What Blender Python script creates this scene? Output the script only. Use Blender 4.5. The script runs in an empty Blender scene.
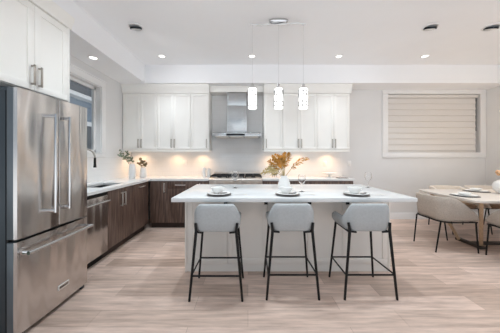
import bpy, bmesh, math, random
from mathutils import Vector, Matrix
random.seed(7)
S = bpy.context.scene
COL = S.collection
PI = math.pi

# ------------------------------------------------------------------ camera, world, exposure
cam = bpy.data.objects.new('camera', bpy.data.cameras.new('camera'))
COL.objects.link(cam)
cam.location = (0, 0, 1.31)
cam.rotation_euler = (PI / 2, 0, 0)
cam.data.sensor_width = 36
cam.data.lens = 222 / 500 * 36
cam.data.shift_x = 0.004
cam.data.shift_y = -0.019
cam.data.clip_start = 0.05
S.camera = cam

W = bpy.data.worlds.new('world'); S.world = W
W.use_nodes = True
_nt = W.node_tree; _bg = _nt.nodes['Background']
_tc = _nt.nodes.new('ShaderNodeTexCoord'); _sx = _nt.nodes.new('ShaderNodeSeparateXYZ'); _rp = _nt.nodes.new('ShaderNodeValToRGB')
_mr = _nt.nodes.new('ShaderNodeMapRange'); _mr.inputs['From Min'].default_value = -1; _mr.inputs['From Max'].default_value = 1
_nt.links.new(_tc.outputs['Generated'], _sx.inputs[0]); _nt.links.new(_sx.outputs[2], _mr.inputs['Value'])
_nt.links.new(_mr.outputs[0], _rp.inputs[0]); _nt.links.new(_rp.outputs[0], _bg.inputs[0])
_e = _rp.color_ramp.elements                     # glow added below the horizon to light the ceiling, soft overcast sky above
_e[0].position = 0.47; _e[0].color = (0.92, 0.96, 1.0, 1)
_e[1].position = 0.54; _e[1].color = (0.29, 0.34, 0.39, 1)
_bg.inputs[1].default_value = 1.55
S.view_settings.view_transform = 'Standard'
S.view_settings.look = 'None'
S.view_settings.gamma = 1
S.view_settings.use_curve_mapping = False
S.view_settings.exposure = 0.0
S.cycles.max_bounces = 10
S.cycles.diffuse_bounces = 6
S.cycles.sample_clamp_indirect = 4
S.cycles.caustics_reflective = False
S.cycles.caustics_refractive = False
S.cycles.use_denoising = True

DOWNLIGHT_W = 9.0     # each lit recessed downlight
PUCK_W = 2.1           # each under-cabinet puck
ROW_W = 64.0           # the rows of ceiling lights in front of the frame
PENDANT_E = 1.15        # emission of the pendant glass
DINING_W = 13.0        # lamp above the dining table

# ------------------------------------------------------------------ materials
def lin(c):
    c = c / 255.0
    return c / 12.92 if c <= 0.04045 else ((c + 0.055) / 1.055) ** 2.4
def rgb(r, g, b): return (lin(r), lin(g), lin(b), 1)

def mat(name, col, rough=0.5, metal=0.0, var=0.04, scale=8.0, stretch=(1, 1, 1), bump=0.0, bscale=None, **kw):
    m = bpy.data.materials.new(name); m.use_nodes = True
    nt = m.node_tree; b = nt.nodes['Principled BSDF']
    tc = nt.nodes.new('ShaderNodeTexCoord'); mp = nt.nodes.new('ShaderNodeMapping')
    mp.inputs['Scale'].default_value = stretch
    nt.links.new(tc.outputs['Object'], mp.inputs[0])
    n = nt.nodes.new('ShaderNodeTexNoise'); n.inputs['Scale'].default_value = scale; n.inputs['Detail'].default_value = 5
    nt.links.new(mp.outputs[0], n.inputs[0])
    r = nt.nodes.new('ShaderNodeValToRGB')
    r.color_ramp.elements[0].position = 0.3; r.color_ramp.elements[1].position = 0.7
    r.color_ramp.elements[0].color = tuple(c * (1 - var) for c in col[:3]) + (1,)
    r.color_ramp.elements[1].color = tuple(min(1, c * (1 + var)) for c in col[:3]) + (1,)
    nt.links.new(n.outputs[0], r.inputs[0]); nt.links.new(r.outputs[0], b.inputs['Base Color'])
    b.inputs['Roughness'].default_value = rough; b.inputs['Metallic'].default_value = metal
    for k, v in kw.items(): b.inputs[k].default_value = v
    if bump:
        n2 = nt.nodes.new('ShaderNodeTexNoise'); n2.inputs['Scale'].default_value = bscale or scale * 4
        nt.links.new(mp.outputs[0], n2.inputs[0])
        bp = nt.nodes.new('ShaderNodeBump'); bp.inputs['Strength'].default_value = bump; bp.inputs['Distance'].default_value = 0.01
        nt.links.new(n2.outputs[0], bp.inputs['Height']); nt.links.new(bp.outputs[0], b.inputs['Normal'])
    return m

def emis(name, col, strength):
    m = bpy.data.materials.new(name); m.use_nodes = True
    b = m.node_tree.nodes['Principled BSDF']
    b.inputs['Base Color'].default_value = (0.8, 0.8, 0.8, 1)
    b.inputs['Emission Color'].default_value = col; b.inputs['Emission Strength'].default_value = strength
    return m

M = {}
M['wall'] = mat('wall_paint', rgb(228, 228, 228), 0.75, var=0.012, scale=3)
M['ceil'] = mat('ceiling_paint', rgb(249, 250, 252), 0.85, var=0.01, scale=3)
M['trim'] = mat('trim_paint', rgb(239, 239, 239), 0.45, var=0.01)
M['cab'] = mat('white_lacquer', rgb(246, 245, 241), 0.45, var=0.012, scale=4)
M['isl'] = mat('island_lacquer', rgb(240, 236, 230), 0.4, var=0.012, scale=4)
M['quartz'] = mat('white_quartz', rgb(224, 226, 227), 0.18, var=0.03, scale=6)
M['toe'] = mat('dark_toe', rgb(52, 40, 35), 0.6)
M['nickel'] = mat('brushed_nickel', rgb(184, 176, 168), 0.42, 0.75, var=0.04, scale=60)
M['black'] = mat('black_metal', rgb(12, 12, 13), 0.45, 0.3, var=0.1)
M['iron'] = mat('cast_iron', rgb(24, 24, 26), 0.55, 0.2, var=0.15, scale=40)
M['plastic'] = mat('dark_grey_side', rgb(62, 70, 76), 0.45, 0.35, var=0.05)
M['slate'] = mat('slate_door_side', rgb(98, 106, 112), 0.4, 0.4)
M['satin'] = mat('satin_handle', rgb(214, 210, 205), 0.5, 0.6, var=0.03)
M['gasket'] = mat('black_gasket', rgb(14, 14, 15), 0.7)
M['boucle'] = mat('grey_boucle', rgb(178, 182, 184), 0.95, var=0.05, scale=60, bump=0.12, bscale=200)
M['linen'] = mat('taupe_linen', rgb(178, 168, 158), 0.95, var=0.12, scale=70, bump=0.4, bscale=170)
M['cream'] = mat('cream_fabric', rgb(224, 214, 202), 0.95, var=0.06, scale=60, bump=0.3)
M['leather'] = mat('brown_leather', rgb(140, 112, 86), 0.5, var=0.1, scale=20)
M['oak'] = mat('pale_oak', rgb(214, 206, 198), 0.5, var=0.05, scale=10, stretch=(1, 10, 10))
M['oakleg'] = mat('oak_leg', rgb(196, 168, 138), 0.5, var=0.15, scale=10, stretch=(8, 8, 1))
M['bronze'] = mat('dark_bronze_bar', rgb(70, 62, 56), 0.5, 0.3)
M['ceramic'] = mat('white_ceramic', rgb(236, 236, 234), 0.3, var=0.015)
M['matte'] = mat('matte_ceramic', rgb(226, 227, 227), 0.7, var=0.03, scale=30, bump=0.1)
M['mat_and_shade'] = mat('grey_mat_and_plate_shade', rgb(112, 106, 102), 0.45, var=0.12, scale=30)  # placemat grey, also the painted shade under the island plates
M['napkin'] = mat('patterned_napkin', rgb(150, 146, 144), 0.9, var=0.5, scale=70)
M['leaf'] = mat('eucalyptus_leaf', rgb(122, 132, 112), 0.6, var=0.35, scale=14)
M['leaf2'] = mat('dusty_leaf', rgb(136, 120, 92), 0.6, var=0.35, scale=14)
M['stem'] = mat('brown_stem', rgb(104, 82, 58), 0.7, var=0.2)
M['dry'] = mat('dried_gold_palm', rgb(178, 124, 50), 0.8, var=0.55, scale=12)
M['dry2'] = mat('dried_pale_palm', rgb(178, 160, 112), 0.8, var=0.35, scale=12)
M['chrome'] = mat('chrome', rgb(205, 205, 206), 0.12, 1.0, var=0.02)
M['cord'] = mat('grey_cord', rgb(190, 190, 190), 0.6)
M['darkchrome'] = mat('dark_bezel', rgb(40, 44, 48), 0.3, 0.8)
M['etch'] = mat('etched_line', rgb(84, 86, 90), 0.5)
M['shade'] = mat('shade_fabric', rgb(224, 220, 216), 0.9, var=0.03, scale=90)
M['siding'] = mat('blue_siding', rgb(126, 142, 158), 0.8, var=0.05)
M['roof'] = mat('dark_shingle', rgb(88, 92, 98), 0.9, var=0.2, scale=30)
M['hedge'] = mat('tree_green', rgb(74, 96, 70), 0.9, var=0.5, scale=4)
M['sink'] = mat('dark_sink', rgb(70, 72, 76), 0.35, 0.7)
M['orange'] = mat('dried_orange_flower', rgb(222, 180, 140), 0.8, var=0.3, scale=20)
M['text'] = mat('badge_black', rgb(40, 40, 42), 0.5)
M['pend'] = emis('pendant_glass', (1.0, 0.97, 0.93, 1), PENDANT_E)
M['lens'] = emis('downlight_lens', (1.0, 0.97, 0.93, 1), 3.0)
M['puck'] = emis('puck_lens', (1.0, 0.75, 0.48, 1), 6.0)
M['globe'] = emis('dining_globe', (1.0, 0.78, 0.52, 1), 3.0)

def glass(name, col=(1, 1, 1, 1), rough=0.0, ior=1.45):
    m = bpy.data.materials.new(name); m.use_nodes = True
    b = m.node_tree.nodes['Principled BSDF']
    b.inputs['Base Color'].default_value = col; b.inputs['Roughness'].default_value = rough
    b.inputs['Transmission Weight'].default_value = 1; b.inputs['IOR'].default_value = ior
    return m
M['glass'] = glass('clear_glass')

def steel(name, col, stretch, rough=0.24):
    m = mat(name, col, rough, 1.0, var=0.035, scale=14, stretch=stretch)
    nt = m.node_tree; b = nt.nodes['Principled BSDF']
    tc = nt.nodes.new('ShaderNodeTexCoord'); mp = nt.nodes.new('ShaderNodeMapping'); mp.inputs['Scale'].default_value = (1.2, 3.2, 0.55)
    n = nt.nodes.new('ShaderNodeTexNoise'); n.inputs['Scale'].default_value = 1.6; n.inputs['Detail'].default_value = 1
    nt.links.new(tc.outputs['Object'], mp.inputs[0]); nt.links.new(mp.outputs[0], n.inputs[0])
    bp = nt.nodes.new('ShaderNodeBump'); bp.inputs['Strength'].default_value = 0.8; bp.inputs['Distance'].default_value = 0.09
    nt.links.new(n.outputs[0], bp.inputs['Height']); nt.links.new(bp.outputs[0], b.inputs['Normal'])
    return m
M['steel'] = steel('stainless_steel', rgb(206, 202, 199), (1, 1, 40), 0.24)
M['steelh'] = steel('stainless_hood', rgb(186, 189, 191), (1, 1, 40), 0.24)
M['steelr'] = mat('stainless_range', rgb(214, 208, 202), 0.42, 0.85, var=0.04, scale=10, stretch=(1, 1, 30))

def wood_dark():
    m = mat('dark_walnut_laminate', rgb(92, 74, 66), 0.42, var=0.2, scale=9, stretch=(6, 6, 0.35))
    nt = m.node_tree
    r = [n for n in nt.nodes if n.type == 'VALTORGB'][0]
    e = r.color_ramp.elements
    e[0].position = 0.28; e[0].color = rgb(62, 49, 44)
    e[1].position = 0.75; e[1].color = rgb(134, 112, 101)
    k = e.new(0.5); k.color = rgb(92, 74, 66)
    return m
M['walnut'] = wood_dark()

def floor_mat():
    m = bpy.data.materials.new('light_oak_planks'); m.use_nodes = True
    nt = m.node_tree; b = nt.nodes['Principled BSDF']; L = nt.links.new
    tc = nt.nodes.new('ShaderNodeTexCoord')
    br = nt.nodes.new('ShaderNodeTexBrick')
    br.offset = 0.37; br.offset_frequency = 2; br.squash = 1
    br.inputs['Scale'].default_value = 1; br.inputs['Brick Width'].default_value = 1.25; br.inputs['Row Height'].default_value = 0.19
    br.inputs['Mortar Size'].default_value = 0.0018; br.inputs['Mortar Smooth'].default_value = 0.3
    br.inputs['Color1'].default_value = rgb(234, 212, 199); br.inputs['Color2'].default_value = rgb(193, 171, 157)
    br.inputs['Mortar'].default_value = rgb(170, 150, 137)
    L(tc.outputs['Object'], br.inputs[0])
    mp = nt.nodes.new('ShaderNodeMapping'); mp.inputs['Scale'].default_value = (0.9, 9, 1)
    L(tc.outputs['Object'], mp.inputs[0])
    n = nt.nodes.new('ShaderNodeTexNoise'); n.inputs['Scale'].default_value = 2.6; n.inputs['Detail'].default_value = 8; n.inputs['Roughness'].default_value = 0.62
    L(mp.outputs[0], n.inputs[0])
    r = nt.nodes.new('ShaderNodeValToRGB')
    r.color_ramp.elements[0].position = 0.32; r.color_ramp.elements[0].color = (0.66, 0.63, 0.62, 1)
    r.color_ramp.elements[1].position = 0.68; r.color_ramp.elements[1].color = (1.12, 1.1, 1.09, 1)
    L(n.outputs[0], r.inputs[0])
    mx = nt.nodes.new('ShaderNodeMix'); mx.data_type = 'RGBA'; mx.blend_type = 'MULTIPLY'; mx.inputs[0].default_value = 1
    L(br.outputs[0], mx.inputs[6]); L(r.outputs[0], mx.inputs[7]); L(mx.outputs[2], b.inputs['Base Color'])
    b.inputs['Roughness'].default_value = 0.42
    bp = nt.nodes.new('ShaderNodeBump'); bp.inputs['Strength'].default_value = 0.15; bp.inputs['Distance'].default_value = 0.004
    L(n.outputs[0], bp.inputs['Height']); L(bp.outputs[0], b.inputs['Normal'])
    return m
M['floor'] = floor_mat()

def tile_mat():
    m = bpy.data.materials.new('white_subway_tile'); m.use_nodes = True
    nt = m.node_tree; b = nt.nodes['Principled BSDF']; L = nt.links.new
    tc = nt.nodes.new('ShaderNodeTexCoord'); mp = nt.nodes.new('ShaderNodeMapping')
    mp.inputs['Rotation'].default_value = (-PI / 2, 0, 0)
    L(tc.outputs['Object'], mp.inputs[0])
    br = nt.nodes.new('ShaderNodeTexBrick'); br.offset = 0.5
    br.inputs['Scale'].default_value = 1; br.inputs['Brick Width'].default_value = 0.30; br.inputs['Row Height'].default_value = 0.10
    br.inputs['Mortar Size'].default_value = 0.0015; br.inputs['Mortar Smooth'].default_value = 0.4
    br.inputs['Color1'].default_value = rgb(236, 236, 236); br.inputs['Color2'].default_value = rgb(234, 234, 234)
    br.inputs['Mortar'].default_value = rgb(224, 223, 221)
    L(mp.outputs[0], br.inputs[0]); L(br.outputs[0], b.inputs['Base Color'])
    b.inputs['Roughness'].default_value = 0.12
    n = nt.nodes.new('ShaderNodeTexNoise'); n.inputs['Scale'].default_value = 9
    L(tc.outputs['Object'], n.inputs[0])
    ad = nt.nodes.new('ShaderNodeMath'); ad.operation = 'SUBTRACT'
    mu = nt.nodes.new('ShaderNodeMath'); mu.operation = 'MULTIPLY'; mu.inputs[1].default_value = 0.5
    L(n.outputs[0], mu.inputs[0]); L(mu.outputs[0], ad.inputs[0]); L(br.outputs['Fac'], ad.inputs[1])
    bp = nt.nodes.new('ShaderNodeBump'); bp.inputs['Strength'].default_value = 0.14; bp.inputs['Distance'].default_value = 0.006
    L(ad.outputs[0], bp.inputs['Height']); L(bp.outputs[0], b.inputs['Normal'])
    return m
M['tile'] = tile_mat()

# ------------------------------------------------------------------ mesh helpers
def NB(): return bmesh.new()
def _merge(bm, t):
    me = bpy.data.meshes.new('t'); t.to_mesh(me); t.free(); bm.from_mesh(me); bpy.data.meshes.remove(me)
def box(bm, x0, x1, y0, y1, z0, z1, b=0.0, seg=2, mtx=None):
    t = bmesh.new(); bmesh.ops.create_cube(t, size=1)
    for v in t.verts:
        v.co = Vector(((x0 + x1) / 2 + v.co.x * (x1 - x0), (y0 + y1) / 2 + v.co.y * (y1 - y0), (z0 + z1) / 2 + v.co.z * (z1 - z0)))
    if b: bmesh.ops.bevel(t, geom=list(t.edges), offset=b, segments=seg, affect='EDGES', profile=0.5)
    if mtx: t.transform(mtx)
    _merge(bm, t); return bm
def tube(bm, pts, r, n=10, cap=True):
    pts = [Vector(p) for p in pts]
    rs = r if isinstance(r, (list, tuple)) else [r] * len(pts)
    rings = []; up = None
    for i, p in enumerate(pts):
        a = pts[max(i - 1, 0)]; c = pts[min(i + 1, len(pts) - 1)]
        d = (c - a).normalized()
        if up is None:
            up = Vector((0, 0, 1)) if abs(d.z) < 0.9 else Vector((1, 0, 0))
        u = d.cross(up).normalized(); w = u.cross(d).normalized(); up = w
        rings.append([bm.verts.new(p + (u * math.cos(2 * PI * k / n) + w * math.sin(2 * PI * k / n)) * rs[i]) for k in range(n)])
    for a, c in zip(rings, rings[1:]):
        for k in range(n): bm.faces.new((a[k], a[(k + 1) % n], c[(k + 1) % n], c[k]))
    if cap: bm.faces.new(rings[0][::-1]); bm.faces.new(rings[-1])
    return bm
def lathe(bm, prof, c=(0, 0, 0), n=28):
    rings = []
    for r, z in prof:
        if r < 1e-5: rings.append([bm.verts.new((c[0], c[1], c[2] + z))])
        else: rings.append([bm.verts.new((c[0] + r * math.cos(2 * PI * k / n), c[1] + r * math.sin(2 * PI * k / n), c[2] + z)) for k in range(n)])
    for a, b in zip(rings, rings[1:]):
        for k in range(n):
            k2 = (k + 1) % n
            if len(a) == 1 and len(b) == 1: continue
            if len(a) == 1: bm.faces.new((a[0], b[k2], b[k]))
            elif len(b) == 1: bm.faces.new((a[k], a[k2], b[0]))
            else: bm.faces.new((a[k], a[k2], b[k2], b[k]))
    return bm
def prism(bm, poly, axis, a0, a1, bev=0.0):
    """poly: 2D points; extruded along axis ('x','y' or 'z') from a0 to a1"""
    def P(p, a):
        return {'x': (a, p[0], p[1]), 'y': (p[0], a, p[1]), 'z': (p[0], p[1], a)}[axis]
    t = bmesh.new()
    A = [t.verts.new(P(p, a0)) for p in poly]; B = [t.verts.new(P(p, a1)) for p in poly]
    n = len(poly)
    t.faces.new(A); t.faces.new(B[::-1])
    for k in range(n): t.faces.new((A[k], B[k], B[(k + 1) % n], A[(k + 1) % n]))
    bmesh.ops.recalc_face_normals(t, faces=t.faces)
    if bev: bmesh.ops.bevel(t, geom=list(t.edges), offset=bev, segments=2, affect='EDGES', profile=0.5)
    _merge(bm, t); return bm

ORG = {}
def thing(name, label, cat, loc=(0, 0, 0), group=None, rz=0):
    o = bpy.data.objects.new(name, None); COL.objects.link(o)
    o.location = loc; o.rotation_euler = (0, 0, rz); o.empty_display_size = 0.1
    o['label'] = label; o['category'] = cat
    if group: o['group'] = group
    ORG[o.name] = Vector(loc)
    return o
def obj(name, bm, m, parent=None, local=False, sharp=0.6, stuff=False):
    """link a bmesh as one object; world coordinates unless local"""
    if parent is not None:
        org = ORG[parent.name]
        if not local: bmesh.ops.translate(bm, verts=bm.verts, vec=-org)
    bmesh.ops.recalc_face_normals(bm, faces=bm.faces)
    me = bpy.data.meshes.new(name); bm.to_mesh(me); bm.free()
    for p in me.polygons: p.use_smooth = True
    me.set_sharp_from_angle(angle=sharp)
    me.materials.append(m)
    o = bpy.data.objects.new(name, me); COL.objects.link(o)
    if parent is not None:
        o.parent = parent; ORG[o.name] = ORG[parent.name]
    if stuff: o['kind'] = 'stuff'
    return o
def single(name, bm, m, label, cat, loc, group=None, sharp=0.6):
    """a thing that is one mesh, authored in world coordinates, origin at loc"""
    bmesh.ops.translate(bm, verts=bm.verts, vec=-Vector(loc))
    o = obj(name, bm, m, None, sharp=sharp); o.location = loc
    o['label'] = label; o['category'] = cat
    if group: o['group'] = group
    return o
def struct(name, bm, m, parent=None):
    o = obj(name, bm, m)
    if parent: o.parent = parent
    else: o['kind'] = 'structure'
    return o
def dup(root, loc, label=None, group=None, rz=None):
    r = root.copy(); COL.objects.link(r); r.location = loc
    if rz is not None: r.rotation_euler = (0, 0, rz)
    if label: r['label'] = label
    if group: r['group'] = group
    ORG[r.name] = Vector(loc)
    for ch in list(root.children):
        c = ch.copy(); COL.objects.link(c); c.parent = r
        for g in list(ch.children):
            d = g.copy(); COL.objects.link(d); d.parent = c
    return r
def lamp(kind, loc, energy, col=(1, 1, 1), size=0.1, rot=(0, 0, 0), parent=None, spot=None, blend=0.6):
    l = bpy.data.lights.new('lamp_light', kind); l.energy = energy; l.color = col
    if kind == 'AREA': l.shape = 'DISK'; l.size = size
    else: l.shadow_soft_size = size
    if spot: l.spot_size = spot; l.spot_blend = blend
    o = bpy.data.objects.new('lamp_light', l); COL.objects.link(o)
    if parent is not None:
        o.location = Vector(loc) - ORG[parent.name]; o.parent = parent
    else: o.location = loc
    o.rotation_euler = rot
    return o

# ------------------------------------------------------------------ key dimensions
XL, XR, YB = -2.46, 5.02, 4.69
ZC, ZS = 3.08, 2.73
SY, SX = 4.26, -1.98          # faces of the rear and left dropped soffits
YF = -3.2                     # the room runs on behind the camera

# ------------------------------------------------------------------ room shell
struct('floor', box(NB(), XL - 0.15, XR + 0.15, -1.4, YB + 0.15, -0.1, 0), M['floor'])
struct('ceiling', box(NB(), XL - 0.15, XR + 0.15, YF, YB + 0.15, ZC, ZC + 0.12), M['ceil'])
b = NB(); box(b, SX, XR, SY, YB, ZS, ZC); struct('trim_soffit_back', b, M['ceil'])
b = NB(); box(b, XL, SX, YF, YB, ZS, ZC); struct('trim_soffit_left', b, M['ceil'])
# back wall with window opening
wx0, wx1, wz0, wz1 = 2.95, 4.895, 1.405, 2.64
b = NB()
box(b, XL - 0.15, wx0, YB, YB + 0.15, 0, ZC); box(b, wx1, XR + 0.15, YB, YB + 0.15, 0, ZC)
box(b, wx0, wx1, YB, YB + 0.15, 0, wz0); box(b, wx0, wx1, YB, YB + 0.15, wz1, ZC)
struct('wall_back', b, M['wall'])
# left wall with window opening
ly0, ly1, lz0, lz1 = 2.32, 3.71, 1.37, 2.475
b = NB()
box(b, XL - 0.15, XL, 1.25, ly0, 0, ZC); box(b, XL - 0.15, XL, ly1, YB, 0, ZC)
box(b, XL - 0.15, XL, ly0, ly1, 0, lz0); box(b, XL - 0.15, XL, ly0, ly1, lz1, ZC)
struct('wall_left', b, M['wall'])
struct('wall_right', box(NB(), XR, XR + 0.15, 0.3, YB, 0, ZC), M['wall'])
# baseboards
def baseboard(x0, x1, name, alongx=True):
    b = NB()
    prism(b, [(YB, 0), (YB - 0.016, 0), (YB - 0.016, 0.115), (YB - 0.006, 0.135), (YB, 0.135)], 'x', x0, x1)
    struct(name, b, M['trim'])
baseboard(1.94, XR, 'baseboard_back')
b = NB(); box(b, XR - 0.016, XR, 0.3, YB - 0.016, 0, 0.13, 0.004); struct('baseboard_right', b, M['trim'])
# backsplash
b = NB()
box(b, XL, 1.99, YB - 0.010, YB, 0.91, 1.46)
box(b, -0.76, 0.31, YB - 0.010, YB, 1.46, 2.60)
struct('wall_backsplash', b, M['tile'])
b = NB(); box(b, XL, XL + 0.010, 2.27, YB - 0.011, 0.91, 1.31); struct('wall_backsplash_left', b, M['tile'])

# window in the left wall
w = NB()
T = 0.10
box(w, XL, XL + 0.022, ly0 - T, ly1 + T, lz1, lz1 + T, 0.003)
box(w, XL, XL + 0.034, ly0 - T - 0.015, ly1 + T + 0.015, lz1 + T, lz1 + T + 0.022, 0.004)
box(w, XL, XL + 0.022, ly0 - T, ly1 + T, lz0 - 0.06, lz0, 0.003)
box(w, XL, XL + 0.022, ly0 - T, ly0, lz0, lz1, 0.003)
box(w, XL, XL + 0.022, ly1, ly1 + T, lz0, lz1, 0.003)
box(w, XL - 0.075, XL + 0.002, ly1 - 0.012, ly1, lz0, lz1); box(w, XL - 0.075, XL + 0.002, ly0, ly0 + 0.012, lz0, lz1)
box(w, XL - 0.075, XL + 0.002, ly0, ly1, lz1 - 0.012, lz1); box(w, XL - 0.075, XL + 0.03, ly0, ly1, lz0, lz0 + 0.012)
wl = struct('window_1', w, M['trim'])
f = NB()
for (a0, a1, c0, c1) in ((ly0, ly1, lz0, lz0 + 0.055), (ly0, ly1, lz1 - 0.055, lz1), (ly0, ly0 + 0.055, lz0, lz1), (ly1 - 0.055, ly1, lz0, lz1), (2.95, 3.02, lz0, lz1)):
    box(f, XL - 0.12, XL - 0.075, a0, a1, c0, c1, 0.004)
struct('window_frame', f, M['trim'], wl)
struct('window_glass', box(NB(), XL - 0.100, XL - 0.096, ly0 + 0.05, ly1 - 0.05, lz0 + 0.05, lz1 - 0.05), M['glass'], wl)
b = NB(); box(b, XL - 0.073, XL - 0.066, 3.25, 3.30, 1.415, 1.43, 0.003); struct('window_latch', b, M['ceramic'], wl)

# window in the back wall
w = NB()
box(w, wx0 - 0.12, wx1 + 0.12, YB - 0.022, YB, wz1, ZS - 0.002, 0.003)
box(w, wx0 - 0.12, wx1 + 0.12, YB - 0.022, YB, wz0 - 0.11, wz0, 0.003)
box(w, wx0 - 0.12, wx0, YB - 0.022, YB, wz0, wz1, 0.003)
box(w, wx1, wx1 + 0.12, YB - 0.022, YB, wz0, wz1, 0.003)
wb = struct('window_2', w, M['trim'])
f = NB()
for (a0, a1, c0, c1) in ((wx0, wx1, wz0, wz0 + 0.05), (wx0, wx1, wz1 - 0.05, wz1), (wx0, wx0 + 0.05, wz0, wz1), (wx1 - 0.05, wx1, wz0, wz1)):
    box(f, a0, a1, YB + 0.09, YB + 0.135, c0, c1, 0.004)
struct('window_frame', f, M['trim'], wb)
struct('window_glass', box(NB(), wx0 + 0.045, wx1 - 0.045, YB + 0.11, YB + 0.114, wz0 + 0.045, wz1 - 0.045), M['glass'], wb)

# ------------------------------------------------------------------ outside the left window
nb = thing('neighbour_house', 'blue-grey sided house outside the left window', 'house', (-6.5, 4.0, 0))
b = NB(); box(b, -9.5, -6.5, 1.0, 12.5, -0.5, 3.55)
for k in range(22):
    z = 0.1 + k * 0.16
    prism(b, [(-6.5, z), (-6.47, z), (-6.5, z + 0.15)], 'y', 1.0, 12.5)
obj('siding_wall', b, M['siding'], nb)
b = NB(); box(b, -6.5, -6.15, 0.7, 12.8, 3.52, 3.66); obj('eave', b, M['trim'], nb)
b = NB(); prism(b, [(-6.1, 3.66), (-8.2, 5.1), (-8.2, 3.66)], 'y', 0.7, 12.8); obj('roof', b, M['roof'], nb)
b = NB(); box(b, -6.46, -6.40, 7.2, 10.9, 2.55, 2.72); obj('window_header', b, M['trim'], nb)
b = NB(); box(b, -6.46, -6.42, 7.3, 10.8, 1.2, 2.55); obj('house_window', b, M['roof'], nb)
tr = thing('tree', 'green leafy tree beyond the house outside the left window', 'tree', (-9.9, 15.6, -0.5))
b = NB(); tube(b, [(-9.9, 15.6, -0.5), (-9.9, 15.6, 3.2)], 0.15); obj('trunk', b, M['stem'], tr)
b = NB()
for k in range(34):
    t = bmesh.new(); bmesh.ops.create_icosphere(t, subdivisions=2, radius=random.uniform(0.5, 0.9))
    for v in t.verts: v.co *= random.uniform(0.85, 1.12)
    bmesh.ops.translate(t, verts=t.verts, vec=(-9.9 + random.gauss(0, 0.9), 15.6 + random.gauss(0, 0.5), 4.6 + random.gauss(0, 1.0)))
    _merge(b, t)
obj('crown', b, M['hedge'], tr)
single('ground_outside', box(NB(), -16, XL - 0.2, -2, 22, -0.6, -0.5), M['hedge'], 'lawn', 'lawn', (-8, 8, -0.5))
g = bpy.data.objects['ground_outside']; del g['label']; del g['category']; g['kind'] = 'structure'

# ------------------------------------------------------------------ cabinet helpers
def shaker(bm, axis, p, a0, a1, z0, z1, fr=0.055, th=0.02, sgn=-1):
    """door slab facing sgn along axis ('y' -> plane y=p is the carcass front; 'x' likewise)"""
    def bx(u0, u1, d0, d1, w0, w1, bev):
        lo, hi = sorted((p + sgn * d0, p + sgn * d1))
        if axis == 'y': box(bm, u0, u1, lo, hi, w0, w1, bev)
        else: box(bm, lo, hi, u0, u1, w0, w1, bev)
    bx(a0 + fr - .004, a1 - fr + .004, 0, th * 0.5, z0 + fr - .004, z1 - fr + .004, 0)
    bx(a0, a1, 0, th, z0, z0 + fr, 0.002); bx(a0, a1, 0, th, z1 - fr, z1, 0.002)
    bx(a0, a0 + fr, 0, th, z0 + fr, z1 - fr, 0.002); bx(a1 - fr, a1, 0, th, z0 + fr, z1 - fr, 0.002)
    return bm
def slab(bm, axis, p, a0, a1, z0, z1, th=0.02, sgn=-1):
    lo, hi = sorted((p, p + sgn * th))
    if axis == 'y': box(bm, a0, a1, lo, hi, z0, z1, 0.0015)
    else: box(bm, lo, hi, a0, a1, z0, z1, 0.0015)
    return bm
def pull(axis, p, a, z, length, vertical=True, sgn=-1, t=0.006, off=0.032):
    """square bar handle centred at (a,z) on the door face plane p"""
    bm = NB()
    def bx(u0, u1, d0, d1, w0, w1):
        lo, hi = sorted((p + sgn * d0, p + sgn * d1))
        if axis == 'y': box(bm, u0, u1, lo, hi, w0, w1, 0.0015)
        else: box(bm, lo, hi, u0, u1, w0, w1, 0.0015)
    h = length / 2
    if vertical:
        bx(a - t, a + t, off - 0.01, off, z - h, z + h)
        for q in (z - h + 0.012, z + h - 0.012): bx(a - t, a + t, 0, off, q - 0.007, q + 0.007)
    else:
        bx(a - h, a + h, off - 0.01, off, z - t, z + t)
        for q in (a - h + 0.012, a + h - 0.012): bx(q - 0.007, q + 0.007, 0, off, z - t, z + t)
    return bm

# ------------------------------------------------------------------ upper cabinets on the back wall
UY = 4.36; UZ0, UZ1 = 1.445, 2.55
def upper(x0, x1, doors, label):
    t = thing('upper_cabinet', label, 'cabinet', (x0, YB, UZ0), 'white wall cabinets beside the range hood')
    b = NB(); box(b, x0 + 0.001, x1 - 0.001, UY, YB - 0.012, UZ0, ZS - 0.002); obj('carcass', b, M['cab'], t)
    for (a0, a1, hx) in doors:
        d = obj('door', shaker(NB(), 'y', UY - 0.001, a0 + 0.002, a1 - 0.002, UZ0 + 0.012, UZ1, 0.05), M['cab'], t)
        obj('handle', pull('y', UY - 0.021, hx, UZ0 + 0.13, 0.17), M['nickel'], d)
X = [-2.445, -2.11, -1.79, -1.465, -1.125, -0.77]
upper(XL + 0.002, X[2], [(X[0], X[1], X[1] - 0.03), (X[1], X[2], X[1] + 0.03)], 'white two-door wall cabinet in the left corner above the eucalyptus vases')
upper(X[2], X[4], [(X[2], X[3], X[3] - 0.03), (X[3], X[4], X[3] + 0.03)], 'white two-door wall cabinet second from the left corner, left of the hood')
upper(X[4], X[5] + 0.01, [(X[4], X[5], X[5] - 0.04)], 'white single-door wall cabinet immediately left of the range hood')
X = [0.32, 0.675, 1.015, 1.345, 1.675, 1.99]
upper(X[0] - 0.01, X[1], [(X[0], X[1], X[0] + 0.04)], 'white single-door wall cabinet immediately right of the range hood')
upper(X[1], X[3], [(X[1], X[2], X[2] - 0.03), (X[2], X[3], X[2] + 0.03)], 'white two-door wall cabinet second from the right end, above the dried palm')
upper(X[3], X[5], [(X[3], X[4], X[4] - 0.03), (X[4], X[5], X[4] + 0.03)], 'white two-door wall cabinet at the right end of the row')
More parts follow.
